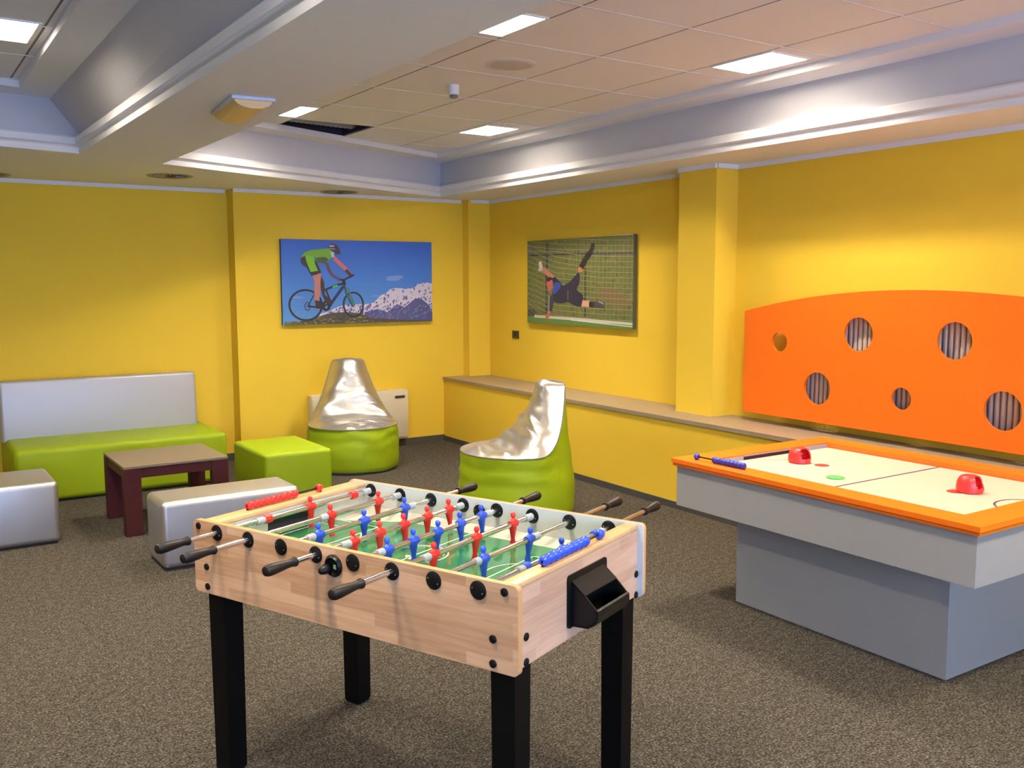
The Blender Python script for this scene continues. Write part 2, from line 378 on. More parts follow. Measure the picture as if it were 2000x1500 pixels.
# tile fields
XS = [1.35, 2.02, 2.69, 3.36, 4.03, 4.70, 5.0]; YS = [-1.6 + 0.0] ; YS = [-1.47, -.775, -.075, .625, 1.325, 2.02, 2.72, 3.42, 4.12, 4.82, 5.52, 6.21, 6.90, 7.56, 8.22, 8.5]
LAMPS = [(4.04, 4.36, 3.50, 3.95), (4.05, 4.37, 6.35, 6.79), (2.37, 2.68, 3.65, 4.05), (2.37, 2.68, 6.38, 6.83), (0.40, 0.73, 5.05, 5.50), (4.04, 4.36, .65, 1.1), (2.36, 2.68, .65, 1.1), (0.36, 0.70, 2.2, 2.6), (-1.10, -.78, 5.05, 5.50), (-1.28, -.96, 2.2, 2.6)]
def tiles(xs, ys, skip, name):
    b = MB(); g = 0.006
    for i in range(len(xs)-1):
        for j in range(len(ys)-1):
            if (i, j) in skip: continue
            x0, x1, y0, y1 = xs[i]+g, xs[i+1]-g, ys[j]+g, ys[j+1]-g
            cut = [l for l in LAMPS if l[0] < x1 and l[1] > x0 and l[2] < y1 and l[3] > y0]
            hs = []
            for l in cut:
                a, c, d, e = max(l[0]+.01, x0+.002), min(l[1]-.01, x1-.002), max(l[2]+.01, y0+.002), min(l[3]-.01, y1-.002)
                if c-a > .01 and e-d > .01: hs.append([(a, d), (c, d), (c, e), (a, e)])
            b.prism([(x0, y0), (x1, y0), (x1, y1), (x0, y1)], hs, (0, 0, TZ), (1, 0, 0), (0, 1, 0), (0, 0, .012), m=MT['tile'])
    for i, x in enumerate(xs): b.box((x-g, ys[0], TZ-.0005+.002), (x+g, ys[-1], TZ+.006), m=MT['seam'])
    for j, y in enumerate(ys): b.box((xs[0], y-g*.75, TZ-.002), (xs[-1], y+g*.75, TZ+.005), m=MT['tbar'])
    return struct(b.build(name, None))
tiles(XS, YS, {(2, 12)}, 'ceiling')
tiles([-2.64, -1.97, -1.30, -.63, .04, .71+.04, 1.42], [y-.40 for y in YS[:-1]], set(), 'ceiling')
# void above the missing tile
b = MB(); b.prism([(2.66, 6.88), (3.40, 6.88), (3.40, 7.62), (2.66, 7.62)], [], (0, 0, 3.25), (1, 0, 0), (0, 1, 0), (0, 0, .02), m=MT['dark'])
for lo, hi in (((2.62, 6.88, TZ+.012), (2.68, 7.62, 3.25)), ((3.38, 6.88, TZ+.012), (3.42, 7.62, 3.25)), ((2.62, 6.84, TZ+.012), (3.42, 6.9, 3.25)), ((2.62, 7.58, TZ+.012), (3.42, 7.62, 3.25))):
    b.box(lo, hi, m=MT['dark'])
struct(b.build('ceiling', None))
b = MB(); b.lathe([(0.085+0.006*(i % 2), -.33+i*.022) for i in range(31)], (3.02, 7.26, 3.02), (1, .12, 0), 20)
tag(b.build('ceiling_duct', MT['duct']), 'grey flexible duct seen in the dark gap of the missing ceiling tile', 'duct')

# ------------------------------------------------------------------ ceiling lamps
def lamp(x0, x1, y0, y1, label, grp='square recessed ceiling lights'):
    cx, cy = (x0+x1)/2, (y0+y1)/2; w2, h2 = (x1-x0)/2, (y1-y0)/2
    t = thing('ceiling_light', label, 'ceiling light', (cx, cy, TZ), 0, grp)
    b = MB(); e = .014
    b.prism([(-w2, -h2), (w2, -h2), (w2, h2), (-w2, h2)], [[(-w2+e, -h2+e), (w2-e, -h2+e), (w2-e, h2-e), (-w2+e, h2-e)]], (0, 0, -.006), (1, 0, 0), (0, 1, 0), (0, 0, .008))
    b.build('frame', MT['lampw'], t)
    b = MB(); rc = lambda f, z: [(-w2*f+e, -h2*f+e, z), (w2*f-e, -h2*f+e, z), (w2*f-e, h2*f-e, z), (-w2*f+e, h2*f-e, z)]
    b.loft([rc(1, 0.0), rc(.92, .170)], cap=False); b.build('reflector', MT['refl'], t)
    b = MB(); b.box((-w2*.92, -h2*.92, .168), (w2*.92, h2*.92, .180), 0.004, 1); b.build('diffuser', MT['diff'], t)
    l = area('lamp_light', (0, 0, .165), (0, 0, 0), (x1-x0)*.86-.03, (y1-y0)*.86-.03, LAMP_W, LAMP_COL); l.parent = t
LL = ['brightly lit square ceiling light above the air hockey table side, nearest the orange panel',
 'lit square ceiling light in front of the goalkeeper picture, far right of the tiled ceiling',
 'lit square ceiling light beside the round ceiling speaker, cut by the white beam',
 'lit square ceiling light next to the dark gap of the missing tile',
 'lit square ceiling light in the left coffer at the top left corner',
 'lit square light out of the picture, nearest row of the tiled right coffer, right one',
 'lit square light out of the picture, nearest row of the tiled right coffer, left one',
 'lit square light out of the picture in the left coffer above the camera, right one',
 'lit square light out of the picture at the far left end of the left coffer',
 'lit square light out of the picture in the left coffer above the camera, left one']
for l, q in zip(LAMPS, LL): lamp(*l, q)

# emergency light on the beam
t = thing('emergency_light', 'small emergency light with yellowed curved diffuser under the white ceiling beam', 'emergency light', (1.505, 4.53, Z0), radians(-6))
b = MB(); b.box((-.10, -.245, -.018), (.10, .245, 0), .006, 2); b.build('base_plate', MT['emerw'], t)
b = MB(); pr = [(-.085, -.018), (.085, -.018)] + [(.085*cos(a), -.018-.036*sin(a)) for a in [i*pi/12 for i in range(1, 12)]]
b.prism(pr, [], (0, -.235, 0), (1, 0, 0), (0, 0, 1), (0, .47, 0)); b.build('diffuser', MT['emer'], t)
# smoke detector
t = thing('smoke_detector', 'small white smoke detector hanging from the ceiling tiles', 'smoke detector', (3.075, 5.20, TZ))
b = MB(); b.lathe([(.028, -.062), (.034, -.058), (.036, -.0), (.036, 0)], seg=28); b.build('housing', MT['lampw'], t)
b = MB(); b.lathe([(.020, -.080), (.027, -.076), (.024, -.070), (.029, -.066), (.024, -.062), (.024, -.06)], seg=28); b.build('sensor_head', mat('sensor_grey', (0.22, .24, .25, 1), .5), t)
# ceiling speaker
t = thing('ceiling_speaker', 'round flush ceiling speaker with grey grille in a ceiling tile', 'speaker', (3.061, 4.537, TZ))
b = MB(); b.lathe([(.118, -.004), (.132, -.006), (.146, -.002), (.146, 0)], seg=40); b.build('rim', mat('speaker_rim', (.68, .66, .66, 1), .6), t)
b = MB(); b.lathe([(.02, -.0075), (.118, -.0062), (.119, -.003)], seg=40); b.build('grille', MT['speaker'], t)
# round swirl vents
def vent(x, y, label):
    t = thing('ceiling_vent', label, 'ceiling vent', (x, y, Z0), 0, 'round ceiling vents along the far walls')
    b = MB(); b.lathe([(.135, -.004), (.165, -.008), (.18, 0)], seg=40, cap=False); b.build('rim', MT['vent'], t)
    b = MB(); b.lathe([(.01, -.001), (.135, -.001)], seg=30, cap=False); b.build('dark_core', MT['dark'], t)
    b = MB()
    for k in range(14):
        a = 2*pi*k/14; q = Matrix.Rotation(a, 3, 'Z') @ Matrix.Rotation(radians(28), 3, 'X')
        b.box((.05, -.007, -.006), (.125, .006, -.003), m=None, rot=q, piv=(0, 0, -.004))
    b.build('blades', MT['vent'], t)
vent(1.995, 7.82, 'round swirl air vent in the ceiling above the right end of the grey sofa back')
vent(3.68, 8.36, 'round swirl air vent in the ceiling just above the mountain biker picture')
vent(.76, 8.46, 'round swirl air vent in the ceiling at the left edge of the picture')

# ------------------------------------------------------------------ canvas pictures
class Print:
    def __init__(s, W, H, fn): s.W, s.H, s.fn, s.P, s.z = W, H, fn, [], 0.0004
    def poly(s, pts, col, raw=False, step=0.00012):
        q = []
        for p in pts:
            u, v = p if raw else s.fn(*p)
            q.append((min(max(u, 0), 1)*s.W, (1-min(max(v, 0), 1))*s.H))
        s.P.append((q, srgb(*col), s.z)); s.z += step
    def stroke(s, pts, wd, col, step=0.00012):
        for (x0, y0), (x1, y1) in zip(pts, pts[1:]):
            L = math.hypot(x1-x0, y1-y0) or 1; nx, ny = -(y1-y0)/L*wd/2, (x1-x0)/L*wd/2
            s.poly([(x0+nx, y0+ny), (x1+nx, y1+ny), (x1-nx, y1-ny), (x0-nx, y0-ny)], col, step=0)
        s.z += step
    def ell(s, cx, cy, rx, ry, wd, col, n=40):
        for i in range(n):
            a, c = 2*pi*i/n, 2*pi*(i+1)/n
            s.poly([(cx+(rx+wd/2)*cos(a), cy+(ry+wd/2)*sin(a)), (cx+(rx+wd/2)*cos(c), cy+(ry+wd/2)*sin(c)), (cx+(rx-wd/2)*cos(c), cy+(ry-wd/2)*sin(c)), (cx+(rx-wd/2)*cos(a), cy+(ry-wd/2)*sin(a))], col, step=0)
        s.z += 0.00012
    def build(s, parent):
        bm = bmesh.new(); lay = bm.loops.layers.float_color.new('print')
        for q, c, z in s.P:
            if len(q) > 4:
                tr = geometry.tessellate_polygon([[Vector((a, b_, 0)) for a, b_ in q]]); tris = [[q[i] for i in t] for t in tr]
            else: tris = [q]
            for t in tris:
                try: f = bm.faces.new([bm.verts.new((a, -z, b_)) for a, b_ in t])
                except ValueError: continue
                f.normal_update()
                if f.normal.y > 0: f.normal_flip()
                for l in f.loops: l[lay] = c
        me = bpy.data.meshes.new('printed_picture'); bm.to_mesh(me); bm.free(); me.materials.append(MT['prnt'])
        o = bpy.data.objects.new('printed_picture', me); COL.objects.link(o); o.parent = parent; return o
def canvas(W, H, label, loc, rz, edge):
    t = thing('canvas_picture', label, 'picture', loc, rz)
    b = MB(); b.box((0, 0, 0), (W, .04, H), .003, 2); b.build('stretched_canvas', MT[edge], t); return t
# mountain biker
def fb(x, y):
    u = (x-65)/1825; return u, (y-100-50*u)/(1060-100*u)
t = canvas(1.605, .808, 'wide canvas photo of a mountain biker in green before snowy mountains and blue sky', (3.152, YB-.042, 1.268), 0, 'canvasside')
P = Print(1.605, .808, fb); rnd = random.Random(3)
for i in range(24):
    f = i/24; c = (int(48+40*f**1.4), int(92+50*f), int(190+12*f))
    P.poly([(0, i/24), (1, i/24), (1, (i+1)/24), (0, (i+1)/24)], c, raw=True, step=0)
P.z += .0002
def ridge(x): # mountain skyline in tracing units
    pts = [(480, 1020), (600, 985), (700, 930), (800, 905), (900, 900), (1000, 905), (1080, 890), (1140, 880), (1200, 810), (1260, 780), (1310, 750), (1340, 720), (1400, 705), (1480, 700), (1540, 712), (1620, 705), (1670, 690), (1700, 655), (1760, 650), (1830, 640), (1900, 650)]
    for (a, p), (c, q) in zip(pts, pts[1:]):
        if a <= x <= c: return p+(q-p)*(x-a)/(c-a)
    return 1020 if x < 480 else 650
mp = [(x, ridge(x)+rnd.uniform(-6, 6)) for x in range(480, 1901, 20)]
P.poly(mp+[(1900, 1110), (480, 1110)], (196, 190, 208))
for i in range(520):
    x = rnd.uniform(560, 1885); top = ridge(x); y = top+8+rnd.random()**.8*(1085-top-10)
    d = (y-top)/(1090-top); w_ = rnd.uniform(8, 30); h_ = rnd.uniform(12, 46)
    dark = rnd.random() < .25+.9*d
    c = (rnd.randint(62, 92), rnd.randint(66, 96), rnd.randint(120, 150)) if dark else (rnd.randint(175, 228), rnd.randint(170, 212), rnd.randint(190, 222))
    P.poly([(x, y-h_/2), (x+w_*.6, y), (x+w_*.2, y+h_/2), (x-w_*.7, y+h_*.3)], c, step=0.0000004)
P.z += .0002
P.poly([(1020, 1000), (1180, 960), (1300, 1000), (1430, 900), (1530, 940), (1640, 850), (1740, 830), (1830, 900), (1900, 1000), (1900, 1110), (1000, 1110)], (72, 78, 128))
for i in range(60):
    x = rnd.uniform(1050, 1880); y = rnd.uniform(930, 1090); P.poly([(x, y), (x+30, y-30), (x+38, y-26), (x+8, y+6)], (rnd.randint(95, 140), rnd.randint(95, 130), rnd.randint(150, 170)), step=0.0000004)
P.z += .0001
for x, y, w_, h_ in ((1400, 575, 110, 20), (1380, 600, 90, 16), (1440, 560, 70, 12), (1160, 800, 50, 8), (240, 815, 70, 10)):
    P.poly([(x+w_*cos(a*pi/8), y+h_*sin(a*pi/8)) for a in range(16)], (112, 140, 208))
P.poly([(85, 1120), (240, 1110), (360, 1085), (480, 1050), (560, 1020), (700, 1000), (850, 1000), (980, 1020), (1100, 1070), (1300, 1080), (1500, 1090), (1905, 1100), (1905, 1200), (85, 1200)], (74, 68, 62))
for i in range(420):
    x = rnd.uniform(90, 1900); base = 1125 if (x < 400 or x > 1050) else 1060
    y = rnd.uniform(base-5, 1165); c = rnd.choice([(96, 100, 50), (120, 118, 60), (66, 60, 44), (82, 84, 48), (135, 128, 78), (54, 48, 46)])
    P.poly([(x, y-9), (x+rnd.uniform(8, 26), y), (x, y+9), (x-rnd.uniform(8, 26), y)], c, step=0.0000004)
P.z += .0002
K = (36, 34, 44)
P.ell(325, 910, 185, 185, 24, K); P.ell(885, 905, 118, 148, 22, K); P.ell(345, 925, 30, 50, 12, (60, 60, 70), 20)
for k in range(12):
    a = k*pi/6; P.stroke([(345, 925), (325+178*cos(a), 910+178*sin(a))], 2.5, (88, 98, 140), 0); P.stroke([(882, 930), (885+110*cos(a), 905+140*sin(a))], 2.5, (88, 98, 140), 0)
P.z += .0001
P.stroke([(350, 925), (500, 940), (620, 880), (560, 720)], 20, K)
P.stroke([(545, 725), (720, 655), (790, 650)], 26, (34, 40, 60)); P.stroke([(640, 690), (700, 668)], 18, (80, 190, 60))
P.stroke([(770, 680), (640, 860), (590, 940)], 34, (38, 42, 84)); P.stroke([(345, 925), (470, 700)], 12, K)
P.stroke([(775, 640), (800, 760), (875, 930)], 24, (44, 80, 80)); P.stroke([(820, 700), (900, 920)], 18, (50, 120, 90))
P.stroke([(700, 600), (780, 600), (900, 540)], 22, K); P.stroke([(770, 600), (780, 660)], 40, K)
P.ell(560, 920, 36, 50, 30, (40, 34, 40), 20)
P.poly([(500, 520), (545, 640), (545, 780), (620, 850), (640, 890), (560, 890), (520, 800), (490, 640)], (62, 40, 42))
P.poly([(400, 510), (515, 505), (500, 620), (495, 740), (480, 860), (425, 860), (425, 740), (428, 620)], (176, 118, 112))
P.poly([(430, 850), (490, 860), (530, 960), (440, 950)], (60, 36, 38))
P.poly([(280, 330), (340, 300), (400, 320), (470, 400), (500, 480), (515, 515), (430, 545), (395, 550), (350, 460), (285, 400)], (44, 40, 60))
P.poly([(330, 300), (430, 290), (440, 400), (475, 490), (390, 505), (345, 380)], (112, 176, 40))
P.poly([(275, 330), (320, 270), (400, 235), (520, 225), (620, 215), (640, 250), (650, 320), (600, 360), (560, 400), (470, 398), (440, 320), (360, 300)], (104, 156, 52))
P.poly([(450, 330), (560, 320), (600, 350), (560, 400), (465, 395)], (70, 84, 56))
P.stroke([(575, 390), (600, 480), (645, 550), (730, 600)], 34, (98, 66, 84)); P.stroke([(660, 330), (740, 410), (800, 470), (860, 540)], 48, (186, 104, 110)); P.stroke([(800, 480), (860, 545)], 40, (70, 50, 60))
P.poly([(620, 260), (660, 260), (670, 320), (640, 330)], (168, 196, 168))
P.poly([(595, 190), (640, 158), (690, 170), (730, 220), (745, 285), (700, 290), (650, 250), (620, 230)], (64, 46, 72))
P.stroke([(610, 190), (670, 190)], 16, (196, 190, 200)); P.stroke([(620, 215), (680, 230)], 10, (170, 160, 180))
P.build(t)
# goalkeeper
def fg(x, y):
    u = (x-298)/1322; return u, (y-190+90*u)/(1000+170*u)
gx0, gx1 = 7.60, 5.985
def gp(y): return XR(y)
t = canvas(1.64, .80, 'canvas photo of a goalkeeper diving sideways in front of a football net', (XR(7.64)-.042, 7.64, 1.27), radians(-90)-math.atan(.0365)*1.0, 'canvasside2')
P = Print(1.64, .80, fg); rnd = random.Random(5)
P.poly([(0, 0), (1, 0), (1, 1), (0, 1)], (96, 100, 52), raw=True)
for i in range(900):
    u = rnd.random(); v = rnd.random()*.93; c = rnd.choice([(86, 96, 44), (110, 110, 58), (98, 92, 58), (76, 86, 40), (118, 104, 70), (92, 106, 48)])
    a = rnd.uniform(.006, .02); b_ = rnd.uniform(.008, .03); P.poly([(u, v-b_), (u+a, v), (u, v+b_), (u-a, v)], c, raw=True, step=0.0000003)
P.z += .0002
P.poly([(1250, 750), (1420, 760), (1560, 900), (1560, 1010), (1400, 960), (1230, 850)], (112, 92, 60))
P.stroke([(298, 368), (700, 350), (1620, 332)], 20, (54, 52, 70)); P.stroke([(580, 200), (575, 560)], 30, (58, 56, 62)); P.stroke([(572, 560), (570, 1080)], 30, (52, 50, 52)); P.stroke([(1075, 520), (1075, 1120)], 22, (58, 60, 48))
P.poly([(300, 1030), (400, 1030), (420, 1110), (300, 1110)], (60, 58, 66)); P.poly([(298, 240), (340, 250), (360, 340), (300, 350)], (110, 112, 118))
N_ = (150, 148, 112)
for k in range(16):
    y = 175+k*66; P.stroke([(1620, y), (1250, y-4 if k < 8 else y-14), (1000, y-16 if k < 6 else y-34), (700, y-60 if k > 2 else y-20), (300, y-210 if k > 3 else y-60)], 5.5, N_, 0)
for k in range(10):
    P.stroke([(300, 560+k*62), (460, 690+k*62), (600, 800+k*54)], 4, (132, 130, 100), 0)
for k in range(15):
    x = 1610-k*46; P.stroke([(x, 110+k*5), (x-4, 600), (x-10, 1170)], 4, (128, 128, 92), 0)
P.z += .0002
P.poly([(298, 1120), (500, 1110), (900, 1130), (1620, 1170), (1620, 1280), (298, 1200)], (86, 118, 60))
P.stroke([(400, 1112), (900, 1145), (1620, 1205)], 34, (190, 184, 170)); P.stroke([(900, 1160), (1620, 1240)], 8, (230, 226, 215))
P.poly([(600, 110), (1625, 60), (1625, 112), (1300, 125), (900, 150), (650, 165)], (205, 200, 170))
P.stroke([(480, 440), (500, 530)], 44, (200, 196, 190)); P.stroke([(460, 540), (520, 530)], 40, (186, 180, 176)); P.stroke([(520, 530), (600, 590), (665, 640)], 62, (172, 118, 100))
P.poly([(565, 650), (600, 620), (650, 650), (655, 700), (645, 780), (620, 810), (585, 770)], (178, 90, 82)); P.poly([(560, 650), (610, 625), (660, 640), (640, 665), (580, 690)], (46, 30, 40))
P.poly([(640, 640), (690, 630), (770, 700), (790, 740), (880, 690), (990, 565), (1010, 600), (1005, 700), (965, 780), (1045, 850), (1050, 910), (1030, 1000), (950, 985), (860, 930), (780, 955), (690, 940), (640, 900), (650, 820), (680, 760), (660, 690)], (38, 36, 56))
P.poly([(690, 690), (770, 700), (760, 760), (700, 830), (655, 850), (665, 780)], (44, 64, 150))
P.stroke([(650, 860), (640, 960), (620, 1050)], 50, (50, 52, 72)); P.stroke([(612, 860), (606, 1040)], 9, (150, 156, 160)); P.stroke([(612, 1045), (600, 1100), (570, 1140)], 46, (168, 102, 92)); P.stroke([(860, 790), (860, 910)], 8, (120, 116, 120))
P.poly([(985, 570), (1050, 560), (1020, 500), (990, 510)], (190, 118, 80)); P.stroke([(1025, 510), (1080, 400), (1140, 320)], 62, (36, 32, 32)); P.stroke([(1130, 330), (1165, 260), (1165, 210)], 44, (48, 42, 50))
P.poly([(1045, 915), (1130, 920), (1145, 1000), (1030, 990)], (200, 150, 130)); P.stroke([(1125, 965), (1200, 965)], 66, (48, 30, 32)); P.stroke([(1190, 960), (1310, 975)], 66, (66, 62, 72)); P.stroke([(1240, 930), (1300, 960)], 14, (150, 150, 160))
P.build(t)

# ------------------------------------------------------------------ switch, access panel
t = thing('wall_socket', 'small square dark brown wall socket below the goalkeeper picture', 'wall socket', (XR(7.92)-.001, 7.92, 1.135), radians(-90)-.036)
b = MB(); b.box((-.062, -.010, -.040), (.062, 0, .040), .004, 2); b.build('plate', MT['socket'], t)
b = MB(); b.lathe([(.022, 0), (.024, .003), (.020, .0035), (.018, .001)], (0, -.0095, 0), (0, -1, 0), 24); b.build('insert', MT['handle'], t)
t = thing('fan_coil_unit', 'low cream metal heating unit on the wall behind the left beanbag', 'heater', (3.91, YB, .05))
b = MB(); b.box((-.52, -.10, .03), (.52, 0, .535), .008, 2); b.build('casing', MT['cpanel'], t)
b = MB(); b.box((-.515, -.112, .05), (.515, -.10, .50), .004, 2); b.build('front_cover', MT['cpanel'], t)
b = MB(); b.box((.365, -.122, .455), (.475, -.110, .478), .003, 2); b.build('dark_handle', MT['socket'], t)

# ------------------------------------------------------------------ sofa
t = thing('sofa', 'long green bench sofa with a tall silver grey backrest against the yellow wall', 'sofa', (.77, 7.78, 0))
b = MB(); b.box((0, 0, .012), (1.60, .90, .425), .045, 5); b.build('seat', MT['green'], t)
b = MB(); b.box((.03, .03, 0), (1.57, .87, .014)); b.build('plinth', MT['bagbase'], t)
b = MB(); q = Matrix.Rotation(radians(-4), 3, 'X'); b.box((-.015, .62, .38), (1.53, .80, .885), .028, 4, rot=q, piv=(0, .70, .40)); o = b.build('backrest', MT['sofback'], t); o['label'] = 'silver grey padded backrest'
b = MB()
def tube(b, pts, r, n=8, m=None):
    rings = []
    for i, p in enumerate(pts):
        d = (Vector(pts[min(i+1, len(pts)-1)])-Vector(pts[max(i-1, 0)])).normalized(); q = d.to_track_quat('Z', 'Y')
        rings.append([Vector(p)+q @ Vector((r*cos(2*pi*k/n), r*sin(2*pi*k/n), 0)) for k in range(n)])
    b.loft(rings, m=m)
def cube_seat(name, label, loc, w_, d_, h_, mt, bev=.035, rz=0):
    t = thing(name, label, 'pouf', loc, rz)
    b = MB(); vs = b.box((-w_/2, -d_/2, .012), (w_/2, d_/2, h_), bev, 5)
    b.build('cushion', MT[mt], t)
    b = MB(); b.box((-w_/2+.02, -d_/2+.02, 0), (w_/2-.02, d_/2-.02, .014)); b.build('base', MT['bagbase'], t)
    return t
cube_seat('cube_pouf', 'silver grey cube pouf at the left edge in front of the sofa', (.63, 6.80, 0), .52, .55, .41, 'silver')
tb = cube_seat('bench_pouf', 'long silver grey bench pouf between the coffee table and the football table', (1.70, 5.70, 0), .84, .38, .41, 'silver')
cube_seat('cube_pouf', 'lime green cube pouf between the coffee table and the left beanbag', (2.515, 6.905, 0), .52, .74, .43, 'green', .03)

# coffee table
t = thing('coffee_table', 'low coffee table with beige top and dark red wooden legs in front of the sofa', 'coffee table', (1.612, 6.76, 0))
b = MB(); b.box((-.345, -.325, .452), (.345, .325, .470), .002, 1); b.build('table_top', MT['ctop'], t)
b = MB(); b.prism([(-.335, -.315), (.335, -.315), (.335, .315), (-.335, .315)], [[(-.305, -.285), (.305, -.285), (.305, .285), (-.305, .285)]], (0, 0, .385), (1, 0, 0), (0, 1, 0), (0, 0, .067)); b.build('apron', MT['wenge'], t)
for sx in (-1, 1):
    for sy in (-1, 1):
        b = MB(); b.box((sx*.345, sy*.325, 0), (sx*.235, sy*.255, .452), .002, 1); b.build('leg', MT['wenge'], t)

# ------------------------------------------------------------------ beanbags
def beanbag(label, loc, rz, R=.40, seed=1, wl=1.0, H0=.40):
    # local -Y is the front
    t = thing('beanbag_chair', label, 'beanbag', loc, rz)
    def sm(x): x = min(max(x, 0), 1); return x*x*(3-2*x)
    def rim(th):     # th 0 front .. pi back
        f = th/pi; z = H0 + (.96-H0)*sm((f-.50)/.46)**1.25
        k = 1-.62*((z-H0)/(.96-H0))          # taper of half width with height
        x = R*sin(th)*k if f < .93 else R*sin(th)*k
        y = -R*.98*cos(th)
        if f > .5: y = R*.98*(-cos(th))*(1-.19*((z-H0)/(.96-H0)))
        w0 = .105*sm((f-.6)/.35)*(1-sm((f-.93)/.07))
        return Vector((x+w0*(1 if th > 0 else 0), y, z))
    n = 48; b = MB(); nz = 14
    def wr(p, amp, fr): return noise.noise(Vector((p.x*fr+seed*7.1, p.y*fr, p.z*fr*1.8)))*amp
    rimL = []
    for i in range(n+1):
        th = pi*i/n; rimL.append(rim(th))
    full = rimL + [Vector((-p.x, p.y, p.z)) for p in reversed(rimL[1:-1])]
    N = len(full); rings = []
    for j in range(nz+1):
        s_ = j/nz; ringp = []
        for i, p in enumerate(full):
            th = 2*pi*i/N
            bx, by = R*1.0*sin(th), -R*1.0*cos(th)
            z = s_*p.z; q = sm(max(0, (z-.36)/.6)) if p.z > H0+.01 else s_**3*0
            # body is a cylinder that follows the rim above seat height
            e = sm((z-.25)/(p.z-.25)) if p.z > H0+.01 else s_**4
            bul = 1+.035*sin(pi*min(1, z/.42))-.05*(1-min(1, z/.05))**2
            P_ = Vector((bx*bul*(1-e)+p.x*e, by*bul*(1-e)+p.y*e, max(z, .0)))
            fold = sin(P_.z*60+3*noise.noise(Vector((th*1.5, seed, 0))))*.006*sm((z-.18)/.2)*(1 if p.z < .6 else .4)*sm(1-abs(th-pi)/pi*0)
            d = wr(P_, .008, 5)+fold*wl; r_ = Vector((P_.x, P_.y, 0)); r_ = r_.normalized() if r_.length > 1e-4 else r_
            if s_ == 1: d = 0
            ringp.append(P_+r_*d)
        rings.append(ringp)
    RR = b.loft(rings, cap=False); b.bm.faces.new(list(reversed(RR[0])))
    sh = b.build('green_shell', MT['green'], t, ang=60); sh['label'] = 'lime green leatherette shell'
    # silver seat and back
    ctr = [(0, (-.98*R, .40)), (.10, (-.30, .445)), (.25, (-.17, .455)), (.36, (-.06, .46)), (.44, (-.01, .50)), (.52, (.03, .58)), (.64, (.075, .70)), (.78, (.12, .84)), (.90, (.16, .945)), (.96, (.21, .985)), (1, (.317, .965))]
    def cen(s_):
        for (a, p), (c, q) in zip(ctr, ctr[1:]):
            if a <= s_ <= c: k = (s_-a)/(c-a); return p[0]+(q[0]-p[0])*k, p[1]+(q[1]-p[1])*k+(H0-.40)*max(0, 1-s_/.8)
    b = MB(); rows = []; ns = n; m2 = 22
    for i in range(ns+1):
        p = rimL[i]; s_ = i/ns; cy, cz = cen(s_); row = []
        for k in range(m2+1):
            q = -1+2*k/m2; w_ = (1-abs(q)**2.6)
            P_ = Vector((p.x*q, p.y+(cy-p.y)*w_, p.z+(cz-p.z)*w_))
            if 0 < i < ns and abs(q) < .999:
                a1 = noise.noise(Vector((P_.x*4+seed*3.3, P_.z*6, P_.y*5)))*.020
                a2 = (abs(noise.noise(Vector((P_.x*4-seed+P_.z*3, (P_.z+P_.y)*11+P_.x*3, seed*2.0))))-.2)*.060*(1-.5*sm((P_.z-.7)/.2))
                g_ = sm((1-abs(q))*5)*sm(min(s_, 1-s_)*9)
                P_ += Vector((0, -.6, .75))*(a1+a2*wl)*g_
            row.append(P_)
        rows.append(row)
    b.loft(rows, cap=False, closed=False); bmesh.ops.remove_doubles(b.bm, verts=b.bm.verts, dist=.0005)
    for _ in range(1): bmesh.ops.smooth_vert(b.bm, verts=[v for v in b.bm.verts if not v.is_boundary], factor=.4, use_axis_x=True, use_axis_y=True, use_axis_z=True)
    o = b.build('silver_seat_cover', MT['silverb'], t, ang=80); o['label'] = 'crinkled silver seat and back cover'
    b = MB(); tube(b, [tuple(p+Vector((p.x, p.y, 0)).normalized()*.002) for p in full+[full[0]]], .004); b.build('piping', MT['seamdark'], t)
    b = MB(); b.lathe([(R*.90, -.001), (R*.985, .004), (R*.985, .022), (R*.90, .03)], seg=48); b.build('base', MT['bagbase'], t)
    return t
beanbag('green and silver beanbag chair facing the camera in front of the far wall heater', (3.50, 7.76, 0), radians(-18), seed=1)
beanbag('green and silver beanbag chair turned sideways in front of the marble ledge', (3.725, 5.465, 0), radians(-104), R=.405, seed=4, H0=.485)

# ------------------------------------------------------------------ radiator and its orange cover
PA = math.atan(.0)
t = thing('radiator_cover', 'large orange arched panel with round holes above the marble ledge', 'radiator cover', (5.075, 3.24, .676), -math.atan(.0365))
zc = lambda y: 1.622-.083*y*y-.676
def circ(cy, cz, r, n=32): return [(cy+r*cos(2*pi*i/n), cz+r*sin(2*pi*i/n)) for i in range(n)]
out = [(-1.38, .068), (1.38, .068)] + [(1.38-2.76*i/40, zc(1.38-2.76*i/40)) for i in range(41)]
H = [(4.292, 1.26, .067), (3.653, 1.342, .107), (3.002, 1.335, .108), (3.96, .97, .107), (3.329, .968, .068), (2.698, .967, .109), (2.30, 1.26, .067)]
b = MB(); b.prism(out, [circ(y-3.24, z-.676, r) for y, z, r in H], (0, 0, 0), (0, 1, 0), (0, 0, 1), (.018, 0, 0), m=MT['orange'])
b.build('panel', None, t)
for y in (-.25, .25):
    b = MB(); b.box((.018, y-.015, .15), (.066, y+.015, .21), .002, 1); b.build('bracket', MT['socket'], t)
t = thing('radiator', 'pale ribbed radiator behind the holes of the orange panel', 'radiator', (5.127, 3.03, .676), -math.atan(.0365))
b = MB(); b.box((.055, -1.08, .12), (.070, 1.10, .84), .004, 1); b.build('back_plate', MT['rad'], t)
for k in range(59):
    y = -1.06+k*.0368; b = MB(); b.lathe([(.004, .11), (.0150, .125), (.0150, .825), (.004, .84)], (.03, y, 0), seg=12); b.build('tube', MT['rad'], t)
